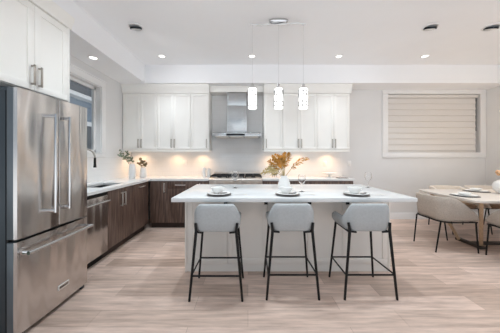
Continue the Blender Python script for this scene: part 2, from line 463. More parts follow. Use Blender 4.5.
for x0, x1, side in ((XL + 0.002, -0.76, 'left'), (0.31, 1.992, 'right')):
    b = NB()
    y = UY - 0.022
    prism(b, [(UY, 2.56), (y - 0.006, 2.56), (y - 0.006, 2.61), (y - 0.03, 2.66), (y - 0.045, 2.70), (y - 0.045, ZS - 0.002), (UY, ZS - 0.002)], 'x', x0, x1 + (0.03 if side == 'right' else 0))
    single('crown_moulding', b, M['cab'], 'white crown moulding over the wall cabinets %s of the range hood' % side, 'moulding', (x0, UY, 2.56))
    b = NB(); box(b, x0, x1, UY - 0.02, UY + 0.0, UZ0 - 0.035, UZ0 - 0.002, 0.003)
    single('light_rail', b, M['cab'], 'thin white rail under the wall cabinets %s of the range hood' % side, 'moulding', (x0, UY, UZ0 - 0.035))
# crown across the hood bay
b = NB(); box(b, -0.758, 0.308, 4.42, YB - 0.012, 2.605, ZS - 0.002); single('bridge_panel', b, M['cab'], 'white panel bridging the wall cabinets above the hood chimney', 'panel', (-0.22, 4.42, 2.605))

# under-cabinet pucks
for i, x in enumerate((-2.22, -1.48, -0.95, 0.50, 1.05, 1.66)):
    lab = ['in the left corner', 'in the middle of the left cabinet run', 'just left of the hood', 'just right of the hood', 'in the middle of the right cabinet run', 'at the right end of the cabinets'][i]
    t = thing('puck_light', 'small warm puck light under the wall cabinets ' + lab, 'light', (x, 4.50, UZ0 - 0.014), 'puck lights under the wall cabinets')
    b = NB(); lathe(b, [(0, 0.013), (0.034, 0.013), (0.036, 0.002), (0.028, 0.0)], (x, 4.50, UZ0 - 0.014), 20); obj('rim', b, M['nickel'], t)
    b = NB(); lathe(b, [(0.028, 0.003), (0, 0.001)], (x, 4.50, UZ0 - 0.014), 20); obj('lens', b, M['puck'], t)
    lamp('SPOT', (x, 4.50, UZ0 - 0.02), PUCK_W * 4, (1.0, 0.62, 0.34), 0.03, parent=t, spot=2.7, blend=0.9)

# ------------------------------------------------------------------ range hood
hx = -0.222
t = thing('range_hood', 'stainless steel chimney range hood on the tiled back wall', 'range hood', (hx, YB, 1.70))
b = NB(); box(b, hx - 0.20, hx + 0.20, 4.43, YB - 0.011, 1.80, 2.34, 0.003); obj('chimney', b, M['steelh'], t)
b = NB(); box(b, hx - 0.19, hx + 0.19, 4.44, YB - 0.011, 2.34, 2.604, 0.002); obj('upper_chimney', b, M['steelh'], t)
b = NB(); prism(b, [(4.20, 1.705), (4.20, 1.765), (4.40, 1.80), (YB - 0.012, 1.80), (YB - 0.012, 1.705)], 'x', hx - 0.465, hx + 0.465, 0.003); can = obj('canopy', b, M['steelh'], t)
b = NB(); box(b, hx - 0.19, hx + 0.16, 4.196, 4.202, 1.715, 1.752); obj('control_panel', b, M['darkchrome'], can)
for k in range(3):
    x = hx - 0.29 + k * 0.29
    b = NB(); box(b, x - 0.13, x + 0.13, 4.26, 4.62, 1.699, 1.705)
    for q in range(9): box(b, x - 0.12, x + 0.12, 4.28 + q * 0.036, 4.296 + q * 0.036, 1.694, 1.70)
    obj('filter', b, M['steelr'], t)

# ------------------------------------------------------------------ base cabinets
FY, FX = 4.075, -1.83      # carcass front planes of the back and left runs
CT = 0.872
def base(name_axis, a0, a1, fronts, label, group='dark wood base cabinets'):
    if name_axis == 'y':
        t = thing('base_cabinet', label, 'cabinet', ((a0 + a1) / 2, YB, 0), group)
        b = NB(); box(b, a0 + .001, a1 - .001, FY, YB - 0.012, 0.10, CT); obj('carcass', b, M['walnut'], t)
        b = NB(); box(b, a0 + .001, a1 - .001, FY + 0.05, FY + 0.07, 0, 0.10); obj('toe_kick', b, M['toe'], t)
    else:
        t = thing('base_cabinet', label, 'cabinet', (XL, (a0 + a1) / 2, 0), group)
        b = NB()
        box(b, XL + 0.012, FX, a0 + .001, a1 - .001, 0.10, 0.62 if name_axis == 'xs' else CT)
        if name_axis == 'xs': box(b, FX - 0.02, FX, a0 + .001, a1 - .001, 0.62, CT)
        obj('carcass', b, M['walnut'], t)
        b = NB(); box(b, FX - 0.07, FX - 0.05, a0 + .001, a1 - .001, 0, 0.10); obj('toe_kick', b, M['toe'], t)
    ax, p, s = ('y', FY - .001, -1) if name_axis == 'y' else ('x', FX + .001, 1)
    for (kind, u0, u1, z0, z1, ha, hz, hl, vert) in fronts:
        d = obj(kind, slab(NB(), ax, p, u0 + .002, u1 - .002, z0 + .002, z1 - .002, 0.02, s), M['walnut'], t)
        if hl: obj('handle', pull(ax, p + s * 0.02, ha, hz, hl, vert, s, 0.007), M['satin'], d)
    return t
xs = [FX + 0.03, -1.475, -0.93, -0.715]
base('y', xs[0], xs[1], [('door', xs[0] + .02, xs[1], .11, CT, xs[1] - 0.05, .75, .17, True)], 'dark wood base cabinet with one door in the inner corner of the counter')
base('y', xs[1], xs[2], [('drawer', xs[1], xs[2], .73, CT, (xs[1] + xs[2]) / 2 - .03, .80, .19, False), ('door', xs[1], xs[2], .11, .73, -1.2, .66, 0, False)], 'dark wood cabinet with one top drawer behind the left end of the island')
base('y', xs[2], xs[3], [('door', xs[2], xs[3], .11, CT, xs[2] + 0.05, .75, .17, True)], 'narrow dark wood base cabinet on the left side of the range')
xr = [0.265, 0.82, 1.38, 1.925]
labs = ['dark wood drawer cabinet touching the right side of the range', 'dark wood drawer cabinet in the middle of the counter right of the range', 'dark wood drawer cabinet at the right end of the back counter']
for i in range(3):
    a0, a1 = xr[i], xr[i + 1]; c = (a0 + a1) / 2
    base('y', a0, a1, [('drawer', a0, a1, .73, CT, c, .79, .19, False), ('drawer', a0, a1, .42, .73, c, .66, .19, False), ('drawer', a0, a1, .11, .42, c, .35, .19, False)], labs[i])
base('xs', 2.865, 3.53, [('door', 2.865, 3.20, .11, CT, 3.16, .71, .2, True), ('door', 3.20, 3.53, .11, CT, 3.24, .71, .2, True)], 'dark wood two-door cabinet under the sink beside the dishwasher')
base('x', 3.53, 4.03, [('door', 3.53, 4.03, .11, CT, 3.76, .81, .19, False)], 'dark wood pull-out cabinet between the sink cabinet and the corner')

# dishwasher
t = thing('dishwasher', 'stainless steel dishwasher between fridge and dark cabinets', 'dishwasher', (XL, 2.57, 0))
b = NB(); box(b, XL + 0.02, FX - 0.005, 2.272, 2.86, 0.09, CT - 0.004); obj('tub', b, M['plastic'], t)
d = obj('door', box(NB(), FX - 0.004, FX + 0.025, 2.274, 2.858, 0.105, 0.825, 0.004), M['steel'], t)
obj('control_strip', box(NB(), FX - 0.004, FX + 0.02, 2.274, 2.858, 0.828, CT - 0.004, 0.003), M['gasket'], t)
b = NB(); tube(b, [(FX + 0.065, 2.30, 0.755), (FX + 0.065, 2.835, 0.755)], 0.011, 12)
for y in (2.325, 2.81): tube(b, [(FX + 0.024, y, 0.755), (FX + 0.065, y, 0.755)], 0.009, 10)
obj('handle', b, M['chrome'], d)
b = NB(); box(b, FX + 0.024, FX + 0.028, 2.33, 2.46, 0.20, 0.225, 0.001); obj('badge', b, M['nickel'], d)
b = NB(); box(b, FX - 0.06, FX - 0.05, 2.274, 2.858, 0.0, 0.10); obj('toe_kick', b, M['gasket'], t)

# countertops
sk = (-2.26, -1.93, 2.90, 3.46)   # sink cut-out
b = NB()
cz0, cz1 = 0.874, 0.91
box(b, sk[1], -1.785, 2.268, 4.045, cz0, cz1)
box(b, XL + 0.011, sk[0], 2.268, 4.045, cz0, cz1)
box(b, sk[0], sk[1], 2.268, sk[2], cz0, cz1)
box(b, sk[0], sk[1], sk[3], 4.045, cz0, cz1)
box(b, XL + 0.011, -0.716, 4.045, YB - 0.011, cz0, cz1)
single('countertop', b, M['quartz'], 'white quartz worktop running from the fridge round the corner to the range', 'countertop', (-2.1, 3.2, cz0))
b = NB(); box(b, 0.268, 1.95, 4.045, YB - 0.011, cz0, cz1, 0.002)
single('countertop', b, M['quartz'], 'white quartz worktop along the back wall right of the range', 'countertop', (1.1, 4.3, cz0))
# sink
b = NB()
x0, x1, y0, y1 = sk
box(b, x0 - .008, x0, y0 - .008, y1 + .008, 0.69, cz0 - .001); box(b, x1, x1 + .008, y0 - .008, y1 + .008, 0.69, cz0 - .001)
box(b, x0, x1, y0 - .008, y0, 0.69, cz0 - .001); box(b, x0, x1, y1, y1 + .008, 0.69, cz0 - .001)
box(b, x0 - .008, x1 + .008, y0 - .008, y1 + .008, 0.68, 0.69)
t = thing('sink', 'undermount steel sink in the worktop under the left window', 'sink', (x0, y0, 0.68))
obj('basin', b, M['sink'], t)
b = NB(); lathe(b, [(0, .004), (.04, .003), (.045, 0)], (-2.1, 3.18, 0.69), 20); obj('drain', b, M['chrome'], t)
# faucet
t = thing('faucet', 'tall gooseneck kitchen faucet beside the sink, half hidden by the fridge', 'faucet', (-2.34, 3.06, cz1))
b = NB(); lathe(b, [(0, 0), (.028, 0), (.028, .03), (.018, .05), (.018, .06), (0, .06)], (-2.34, 3.06, cz1), 20); obj('base', b, M['nickel'], t)
pts = [(-2.34, 3.06, cz1 + .05), (-2.34, 3.06, 1.30)]
for k in range(1, 13):
    a = PI * k / 12; pts.append((-2.34 + 0.115 * (1 - math.cos(a)), 3.06, 1.30 + 0.115 * math.sin(a)))
b = NB(); tube(b, pts, 0.012, 12); obj('spout', b, M['nickel'], t)
b = NB(); tube(b, [(-2.11, 3.06, 1.30), (-2.11, 3.06, 1.21), (-2.11, 3.06, 1.165)], [.014, .016, .02], 12); obj('spray_head', b, M['black'], t)
b = NB(); tube(b, [(-2.34, 3.08, 0.98), (-2.34, 3.14, 1.0)], 0.007); obj('lever', b, M['nickel'], t)

# ------------------------------------------------------------------ range
t = thing('gas_range', 'stainless steel gas range with black grates below the hood', 'stove', (hx, 4.3, 0))
rx0, rx1 = hx - 0.48, hx + 0.48
b = NB(); box(b, rx0, rx1, 4.06, YB - 0.02, 0.09, 0.885); obj('body', b, M['steelr'], t)
b = NB(); prism(b, [(4.06, 0.78), (4.00, 0.79), (3.99, 0.90), (4.03, 0.925), (4.06, 0.925)], 'x', rx0, rx1, 0.003); cp = obj('control_panel', b, M['steelr'], t)
for k in range(6):
    x = rx0 + 0.1 + k * 0.152
    b = NB(); tube(b, [(x, 3.997, 0.85), (x, 3.965, 0.85)], [.024, .021], 16); obj('knob', b, M['steelr'], cp)
b = NB(); box(b, rx0, rx1, 4.05, 4.58, 0.885, 0.925, 0.004); obj('cooktop', b, M['steelr'], t)
b = NB(); box(b, rx0, rx1, 4.58, YB - 0.02, 0.885, 1.0, 0.004); obj('rear_guard', b, M['steelr'], t)
for k in range(3):
    c = rx0 + 0.16 + k * 0.32
    b = NB()
    for x in (c - 0.145, c, c + 0.145): box(b, x - .007, x + .007, 4.09, 4.55, 0.945, 0.970, 0.003)
    for y in (4.09, 4.2, 4.32, 4.44, 4.55): box(b, c - .152, c + .152, y - .007, y + .007, 0.945, 0.970, 0.003)
    for x in (c - 0.145, c + 0.145):
        for y in (4.09, 4.55): box(b, x - .008, x + .008, y - .008, y + .008, 0.925, 0.945)
    obj('grate', b, M['iron'], t)
    for y in (4.2, 4.44):
        b = NB(); lathe(b, [(0, .018), (.04, .016), (.045, 0)], (c, y, 0.925), 20); obj('burner', b, M['iron'], t)
b = NB(); box(b, rx0 + .01, rx1 - .01, 4.03, 4.06, 0.22, 0.77, 0.004); d = obj('oven_door', b, M['steelr'], t)
b = NB(); tube(b, [(rx0 + .06, 3.99, .72), (rx1 - .06, 3.99, .72)], .013, 12)
for x in (rx0 + .1, rx1 - .1): tube(b, [(x, 3.99, .72), (x, 4.03, .72)], .01)
obj('handle', b, M['chrome'], d)
b = NB(); box(b, rx0 + .2, rx1 - .2, 4.026, 4.031, .34, .62); obj('oven_window', b, M['gasket'], d)
b = NB(); box(b, rx0 + .02, rx1 - .02, 4.08, 4.1, 0, .09); obj('kick_plate', b, M['gasket'], t)

# ------------------------------------------------------------------ fridge
t = thing('refrigerator', 'stainless french-door refrigerator with bottom freezer at the left edge', 'refrigerator', (-2.06, 1.9, 0))
fx = -1.62
y0, ym, y1 = 1.56, 1.913, 2.252
b = NB(); box(b, XL + 0.02, fx - 0.095, y0 + 0.008, y1 - 0.006, 0.06, 1.785, 0.004); obj('case', b, M['plastic'], t)
b = NB(); box(b, fx - 0.097, fx - 0.078, y0 + 0.012, y1 - 0.01, 0.06, 1.775); obj('gasket', b, M['gasket'], t)
def door_front(ya, yb, z0, z1, bulge=0.012):
    """slab with softly rounded vertical edges and a slightly bowed face"""
    pts = [(fx - 0.030, ya), (fx - 0.022, ya), (fx - 0.008, ya + 0.006)]
    n = 8
    for k in range(n + 1):
        u = k / n; pts.append((fx - bulge * 0.6 * (2 * u - 1) ** 2 * 1.0, ya + 0.02 + (yb - ya - 0.04) * u))
    pts += [(fx - 0.008, yb - 0.006), (fx - 0.022, yb), (fx - 0.030, yb)]
    bm = NB(); prism(bm, pts, 'z', z0, z1)
    return bm
def vhandle(y):
    bm = NB()
    tube(bm, [(fx + 0.058, y, 0.86), (fx + 0.058, y, 1.66)], 0.0125, 14)
    for z in (0.875, 1.645): box(bm, fx - 0.006, fx + 0.06, y - 0.012, y + 0.012, z - 0.014, z + 0.014, 0.004)
    return bm
for ya, yb, hy in ((y0, ym - 0.002, 1.805), (ym + 0.002, y1, 1.945)):
    d = obj('door', door_front(ya, yb, 0.725, 1.803), M['steel'], t)
    obj('handle', vhandle(hy), M['chrome'], d)
    b = NB(); box(b, fx - 0.078, fx - 0.0305, ya + .001, yb - .001, 0.726, 1.800, 0.002); obj('door_side', b, M['slate'], d)
dr = obj('freezer_drawer', door_front(y0, y1, 0.045, 0.705), M['steel'], t)
b = NB(); box(b, fx - 0.078, fx - 0.0305, y0 + .001, y1 - .001, 0.048, 0.702, 0.002); obj('drawer_side', b, M['slate'], dr)
b = NB(); tube(b, [(fx + 0.056, y0 + 0.02, 0.625), (fx + 0.062, 1.9, 0.625), (fx + 0.056, y1 - 0.02, 0.625)], 0.013, 14)
for y in (y0 + 0.035, y1 - 0.035): box(b, fx - 0.006, fx + 0.058, y - 0.014, y + 0.014, 0.611, 0.639, 0.004)
obj('handle', b, M['chrome'], dr)
b = NB(); box(b, fx - 0.001, fx + 0.004, 1.895, 2.005, 0.165, 0.205, 0.001); obj('badge', b, M['ceramic'], dr)
b = NB(); box(b, fx + 0.003, fx + 0.005, 1.900, 2.000, 0.170, 0.200); obj('badge_face', b, M['steel'], dr)
cu = bpy.data.curves.new('badge_text', 'FONT'); cu.body = 'KitchenAid'; cu.size = 0.020; cu.align_x = 'CENTER'; cu.align_y = 'CENTER'; cu.extrude = 0.0004
to = bpy.data.objects.new('tmp', cu); COL.objects.link(to)
bpy.context.view_layer.update()
me = bpy.data.meshes.new_from_object(to.evaluated_get(bpy.context.evaluated_depsgraph_get()))
bpy.data.objects.remove(to)
bb = NB(); bb.from_mesh(me); bpy.data.meshes.remove(me)
bb.transform(Matrix.Translation((fx + 0.0055, 1.95, 0.185)) @ Matrix.Rotation(PI / 2, 4, 'Z') @ Matrix.Rotation(PI / 2, 4, 'X'))
obj('badge_lettering', bb, M['text'], dr)
b = NB(); box(b, fx - 0.16, fx - 0.1, y0 + 0.03, y1 - 0.03, 0.012, 0.06); obj('toe_grille', b, M['gasket'], t)
for y in (y0 + 0.04, y1 - 0.04):
    b = NB(); box(b, fx - 0.085, fx - 0.025, y - 0.022, y + 0.022, 0, 0.044, 0.004); obj('foot', b, M['plastic'], t)
    b = NB(); box(b, fx - 0.15, fx - 0.03, y - 0.03, y + 0.03, 1.786, 1.802, 0.004) if False else box(b, fx - 0.2, fx - 0.08, y - 0.03, y + 0.03, 1.785, 1.812, 0.004); obj('hinge_cover', b, M['plastic'], t)
    b = NB(); lathe(b, [(0, 0), (.025, 0), (.025, .06), (0, .06)], (XL + 0.12, y, 0), 14); obj('rear_foot', b, M['gasket'], t)

# cabinet over the fridge
t = thing('overfridge_cabinet', 'white two-door cabinet above the stainless refrigerator', 'cabinet', (XL, 1.85, 1.856))
cx = -1.80
b = NB(); box(b, XL + 0.002, cx, 1.46, 2.215, 1.858, ZS - 0.002); obj('carcass', b, M['cab'], t)
for a0, a1, hy in ((1.49, 1.853, 1.825), (1.853, 2.195, 1.888)):
    d = obj('door', shaker(NB(), 'x', cx + .001, a0 + .002, a1 - .002, 1.862, 2.575, 0.055, 0.02, 1), M['cab'], t)
    obj('handle', pull('x', cx + 0.021, hy, 1.985, 0.17, True, 1, 0.007), M['nickel'], d)
b = NB(); box(b, cx, cx + 0.02, 2.196, 2.217, 1.858, 2.62, 0.001); obj('end_stile', b, M['cab'], t)
b = NB(); prism(b, [(cx - .01, 2.59), (cx + 0.028, 2.59), (cx + 0.03, 2.62), (cx + 0.05, 2.66), (cx + 0.055, 2.705), (cx - .01, 2.705)], 'y', 1.46, 2.235); obj('crown', b, M['cab'], t)

# ------------------------------------------------------------------ island
IC = 0.451
IX0, IX1 = IC - 1.2, IC + 1.2
t = thing('kitchen_island', 'large white island cabinet base under the white worktop', 'island', (IC, 2.9, 0))
bx0, bx1, by0, by1 = IC - 1.17, IC + 1.17, 2.53, 3.22
b = NB(); box(b, bx0 + 0.02, bx1 - 0.02, by0 + 0.022, by1, 0.085, 0.868); obj('carcass', b, M['isl'], t)
for a0, a1 in ((bx0, bx0 + 0.02), (bx1 - 0.02, bx1)):
    b = NB(); box(b, a0, a1, by0, by1 + 0.01, 0, 0.868, 0.001); obj('end_panel', b, M['isl'], t)
nd = 5; dw = (bx1 - bx0 - 0.048) / nd
for k in range(nd):
    a0 = bx0 + 0.024 + k * dw
    obj('door', shaker(NB(), 'y', by0 + 0.021, a0 + .002, a0 + dw - .002, 0.088, 0.864, 0.06), M['isl'], t)
b = NB(); box(b, bx0 + 0.02, bx1 - 0.02, by0 + 0.012, by0 + 0.028, 0.0, 0.082); obj('toe_board', b, M['isl'], t)
b = NB(); box(b, IX0, IX1, 2.16, 3.26, 0.870, 0.91, 0.003)
single('island_countertop', b, M['quartz'], 'thick white quartz island worktop with place settings on it', 'countertop', (IC, 2.7, 0.87))
for i, x in enumerate((-0.255, 0.205, 0.70, 1.135)):
    b = NB(); box(b, x - 0.02, x + 0.02, by0 - 0.007, by0 - 0.0005, 0.77, 0.869); box(b, x - 0.02, x + 0.02, by0 - 0.24, by0 - 0.0005, 0.862, 0.869)
    single('support_bracket', b, M['black'], 'black steel bracket under the island overhang, %s from the left' % ['first', 'second', 'third', 'fourth'][i], 'bracket', (x, by0, 0.77), 'brackets under the island overhang')

# ------------------------------------------------------------------ seating
def shell(hw, back, front, r, zb, zback, zarm, th, f0, f1, flare=0.015, n=56, tipdrop=0.02, convex=False):
    """upholstered wrap-round back: U in plan (open at +y), top edge falling from zback to zarm between arc fractions f0..f1"""
    path = []
    def arc(cx_, cy_, a0, a1, m=12):
        for k in range(m + 1):
            a = a0 + (a1 - a0) * k / m; path.append((cx_ + r * math.cos(a), cy_ + r * math.sin(a)))
    path.append((-hw, front)); arc(-hw + r, back + r, PI, 1.5 * PI); arc(hw - r, back + r, 1.5 * PI, 2 * PI); path.append((hw, front))
    L = [0]
    for p, q in zip(path, path[1:]): L.append(L[-1] + math.dist(p, q))
    def at(s):
        d = s * L[-1]
        for i in range(len(L) - 1):
            if d <= L[i + 1] or i == len(L) - 2:
                u = (d - L[i]) / max(L[i + 1] - L[i], 1e-9)
                return Vector((path[i][0] + (path[i + 1][0] - path[i][0]) * u, path[i][1] + (path[i + 1][1] - path[i][1]) * u, 0))
    bm = NB(); rings = []
    for i in range(n + 1):
        s = i / n; p = at(s); a = at(max(0, s - .01)); c = at(min(1, s + .01))
        d = (c - a).normalized(); nrm = Vector((d.y, -d.x, 0))
        u = abs(s - .5) * 2
        k = min(1, max(0, (u - f0) / (f1 - f0))); k = (0.6 * (1 - math.sqrt(max(0, 1 - k * k))) + 0.4 * k * k * (3 - 2 * k)) if convex else k * k * (3 - 2 * k)
        zt = zback + (zarm - zback) * k
        e = max(0, (u - 0.93) / 0.07); zt -= tipdrop * e * e
        H = zt - zb; h2 = min(0.03, H * 0.3)
        prof = [(-th * 1.1, zb + .004), (-th * .7, zb - .004), (-.024, zb + .0), (-.011, zb + h2 * .6), (.003, zb + H * .42), (flare * .6, zb + H * .72), (flare - .004, zt - h2 * .5), (flare - .012, zt - .006),
                (flare - th * .5, zt), (flare - th + .010, zt - .006), (flare - th, zt - h2 * .6), (-th * .9, zb + H * .5)]
        rings.append([bm.verts.new(p + nrm * o + Vector((0, 0, z))) for o, z in prof])
    m = len(rings[0])
    for a, c in zip(rings, rings[1:]):
        for k in range(m): bm.faces.new((a[k], a[(k + 1) % m], c[(k + 1) % m], c[k]))
    for rg in (rings[0], rings[-1]):
        c = sum((v.co for v in rg), Vector()) / m
        tip = bm.verts.new(c + Vector((0, 0.018, 0)))
        for k in range(m): bm.faces.new((rg[k], rg[(k + 1) % m], tip))
    return bm
def cushion(hw, y0, y1, z0, z1, r=0.06, dome=0.012):
    bm = NB(); t = bmesh.new()
    bmesh.ops.create_grid(t, x_segments=16, y_segments=16, size=1)
    _ = t
    verts = []
    rings = [(0.0, .93), (.2, .985), (.5, 1.0), (.8, .985), (1.0, .93)]
    cy_, hy = (y0 + y1) / 2, (y1 - y0) / 2; N = 40
    def sup(a, f):
        c, s_ = math.cos(a), math.sin(a); e = 0.45
        return (hw * f * math.copysign(abs(c) ** e, c), cy_ + hy * f * math.copysign(abs(s_) ** e, s_))
    t.free(); R = []
    for zf, f in rings:
        R.append([bm.verts.new((*sup(2 * PI * k / N, f), z0 + (z1 - z0) * zf)) for k in range(N)])
    R.append([bm.verts.new((*sup(2 * PI * k / N, .6), z1 + dome * .8)) for k in range(N)])
    for a, c in zip(R, R[1:]):
        for k in range(N): bm.faces.new((a[k], a[(k + 1) % N], c[(k + 1) % N], c[k]))
    top = bm.verts.new((0, cy_, z1 + dome))
    for k in range(N): bm.faces.new((R[-1][k], R[-1][(k + 1) % N], top))
    bm.faces.new(R[0][::-1])
    return bm

def make_stool(loc, label):
    t = thing('counter_stool', label, 'stool', loc, 'grey fabric stools at the island')
    obj('backrest', shell(0.215, -0.19, 0.17, 0.10, 0.618, 0.878, 0.733, 0.05, 0.29, 0.56, 0.008), M['boucle'], t, True, 1.2)
    obj('seat', cushion(0.185, -0.165, 0.205, 0.622, 0.675), M['boucle'], t, True, 1.2)
    b = NB()
    tube(b, [(-0.19, -0.10, .612), (0.19, -0.10, .612)], .008, 8); tube(b, [(-0.19, 0.15, .612), (0.19, 0.15, .612)], .0095, 8)
    for s in (-1, 1): tube(b, [(s * .184, -.17, .612), (s * .185, .15, .612)], .0085, 8)
    obj('seat_frame', b, M['black'], t, True)
    for s in (-1, 1):
        b = NB(); tube(b, [(s * .194, -.168, .70), (s * .184, -.178, .632), (s * .241, -.199, 0)], [.012, .0135, .011], 10)
        tube(b, [(s * .184, -.178, .620), (s * .12, -.168, .611)], .009, 8)
        obj('leg', b, M['black'], t, True)
        b = NB(); tube(b, [(s * .185, .15, .614), (s * .238, .192, 0)], [.012, .0105], 10); obj('leg', b, M['black'], t, True)
    b = NB()
    z = 0.225; k = z / .62
    yb_, yf_ = -.1915, .176; xb_, xf_ = .225, .2185
    tube(b, [(-xb_, yb_, z), (xb_, yb_, z)], .0085, 8); obj('footrest', b, M['black'], t, True)
    b = NB(); tube(b, [(-xf_, yf_, z), (xf_, yf_, z)], .0085, 8); obj('footrest', b, M['black'], t, True)
    for s in (-1, 1):
        b = NB(); tube(b, [(s * xb_, yb_, z), (s * xf_, yf_, z)], .0075, 8); obj('side_rail', b, M['black'], t, True)
    return t
st = make_stool((-0.292, 2.215, 0), 'grey fabric counter stool with black legs, leftmost of the three at the island')
dup(st, (0.412, 2.235, 0), 'grey fabric counter stool with black legs, middle of the three at the island')
dup(st, (1.128, 2.235, 0), 'grey fabric counter stool with black legs, rightmost of the three at the island')

def make_chair(loc, rz, label, fab, seatm, zb=0.435, zback=0.765):
    t = thing('dining_chair', label, 'chair', loc, 'upholstered dining chairs round the table', rz)
    obj('backrest', shell(0.265, -0.25, 0.24, 0.13, zb, zback, 0.475, 0.05, 0.43, 1.0, 0.02, 64, 0.005, True), fab, t, True, 1.2)
    obj('seat', cushion(0.235, -0.20, 0.27, zb - 0.005, zb + 0.055), seatm, t, True, 1.2)
    b = NB(); z = zb - 0.012
    pts = [(-.25, .24, z), (-.25, -.12, z), (-.235, -.2, z + .004), (-.18, -.245, z + .008), (.18, -.245, z + .008), (.235, -.2, z + .004), (.25, -.12, z), (.25, .24, z)]
    tube(b, pts, .010, 8); tube(b, [(-.25, .2, z), (.25, .2, z)], .009, 8)
    obj('seat_frame', b, M['black'], t, True)
    for s in (-1, 1):
        b = NB(); tube(b, [(s * .215, -.225, z), (s * .20, -.28, 0)], [.0105, .009], 10); obj('leg', b, M['black'], t, True)
        b = NB(); tube(b, [(s * .25, .22, z), (s * .235, .27, 0)], [.0105, .009], 10); obj('leg', b, M['black'], t, True)
    return t
make_chair((2.86, 3.25, 0), -PI / 2, 'taupe fabric dining chair at the left head of the table, back to the island', M['linen'], M['linen'])
make_chair((3.70, 4.02, 0), PI, 'cream dining chair with brown seat on the window side, nearer the left end', M['cream'], M['leather'])
make_chair((4.36, 4.02, 0), PI, 'cream dining chair with brown seat on the window side, nearer the right wall', M['cream'], M['leather'])
make_chair((3.42, 2.70, 0), 0, 'taupe fabric dining chair on the near side, cut off by the right edge', M['linen'], M['linen'])

# ------------------------------------------------------------------ dining table
t = thing('dining_table', 'pale oak dining table with rounded corners near the blind window', 'table', (3.8, 3.33, 0))
tx0, tx1, ty0, ty1, r = 2.92, 4.72, 2.82, 3.86, 0.10
poly = []
for cx_, cy_, a0 in ((tx1 - r, ty1 - r, 0), (tx0 + r, ty1 - r, PI / 2), (tx0 + r, ty0 + r, PI), (tx1 - r, ty0 + r, 1.5 * PI)):
    for k in range(9):
        a = a0 + PI / 2 * k / 8; poly.append((cx_ + r * math.cos(a), cy_ + r * math.sin(a)))
b = NB(); prism(b, poly, 'z', 0.718, 0.75, 0.004); obj('tabletop', b, M['oak'], t)
def beam(p, q, w, d):
    p, q = Vector(p), Vector(q); L = (q - p).length
    m = Matrix.Translation((p + q) / 2) @ (q - p).to_track_quat('Z', 'Y').to_matrix().to_4x4()
    return box(NB(), -w / 2, w / 2, -d / 2, d / 2, -L / 2, L / 2, 0.004, mtx=m)
mx = (tx0 + tx1) / 2
for sx in (-1, 1):
    for (xt, yt, xb, yb_) in ((3.08, 2.93, 3.36, 3.20), (3.08, 3.74, 3.30, 3.47)):
        X_ = lambda x: x if sx < 0 else 2 * mx - x
        obj('leg', beam((X_(xt), yt, 0.72), (X_(xb), yb_, 0.02), 0.042, 0.038), M['oakleg'], t)
    b = NB(); xa = 3.33 if sx < 0 else 2 * mx - 3.33
    box(b, xa - .04, xa + .04, 3.14, 3.53, 0, 0.035, 0.004); obj('foot_bar', b, M['bronze'], t)
b = NB(); box(b, 3.3, 2 * mx - 3.3, 3.30, 3.37, 0.0, 0.034, 0.004); obj('stretcher', b, M['bronze'], t)

def plate_mesh(c, r, h=0.014):
    return lathe(NB(), [(0, .004), (r * .6, .004), (r * .92, h - .002), (r, h), (r * .985, h + .003), (r * .62, .010), (0, .009)], c, 40)
def bowl_mesh(c, r, h):
    return lathe(NB(), [(0, 0), (r * .5, 0), (r * .55, h * .08), (r * .85, h * .45), (r, h), (r * .96, h), (r * .8, h * .45), (r * .45, h * .14), (0, h * .12)], c, 36)
TZ = 0.75
for (x, y, lab) in ((3.12, 3.20, 'at the left head of the dining table'), (3.72, 3.62, 'on the window side of the dining table')):
    b = NB(); lathe(b, [(0, 0), (.165, 0), (.166, .004), (0, .005)], (x, y, TZ + .0005), 36)
    single('placemat', b, M['mat_and_shade'], 'round grey placemat ' + lab, 'placemat', (x, y, TZ))
    single('plate', plate_mesh((x, y, TZ + .0035), .14), M['ceramic'], 'white dinner plate ' + lab, 'plate', (x, y, TZ + .0055))
    single('bowl', bowl_mesh((x, y, TZ + .0145), .075, .035), M['ceramic'], 'low white bowl on the plate ' + lab, 'bowl', (x, y, TZ + .0145))
vx, vy = 3.88, 3.36
b = NB(); lathe(b, [(0, 0), (.05, 0), (.09, .02), (.125, .075), (.13, .12), (.11, .175), (.06, .21), (.035, .225), (.035, .245), (.028, .245), (.028, .22), (0, .2)], (vx, vy, TZ), 36)
single('vase', b, M['ceramic'], 'round white bulb vase on the dining table', 'vase', (vx, vy, TZ))
t = thing('dried_flowers', 'dried orange flowers in the round vase on the dining table', 'flowers', (vx, vy, TZ + .22))
b = NB(); hs = []
for k in range(7):
    a = k * 2.4; e = (vx + .075 * math.cos(a), vy + .06 * math.sin(a), TZ + .30 + .03 * (k % 3)); hs.append(e)
    tube(b, [(vx, vy, TZ + .215), (vx + .02 * math.cos(a), vy + .02 * math.sin(a), TZ + .26), e], .003, 6)
obj('stems', b, M['stem'], t)
b = NB()
for e in hs:
    q = bmesh.new(); bmesh.ops.create_icosphere(q, subdivisions=2, radius=.028)
    for v in q.verts: v.co *= random.uniform(.8, 1.2)
    bmesh.ops.translate(q, verts=q.verts, vec=e); _merge(b, q)
obj('flower_heads', b, M['orange'], t)

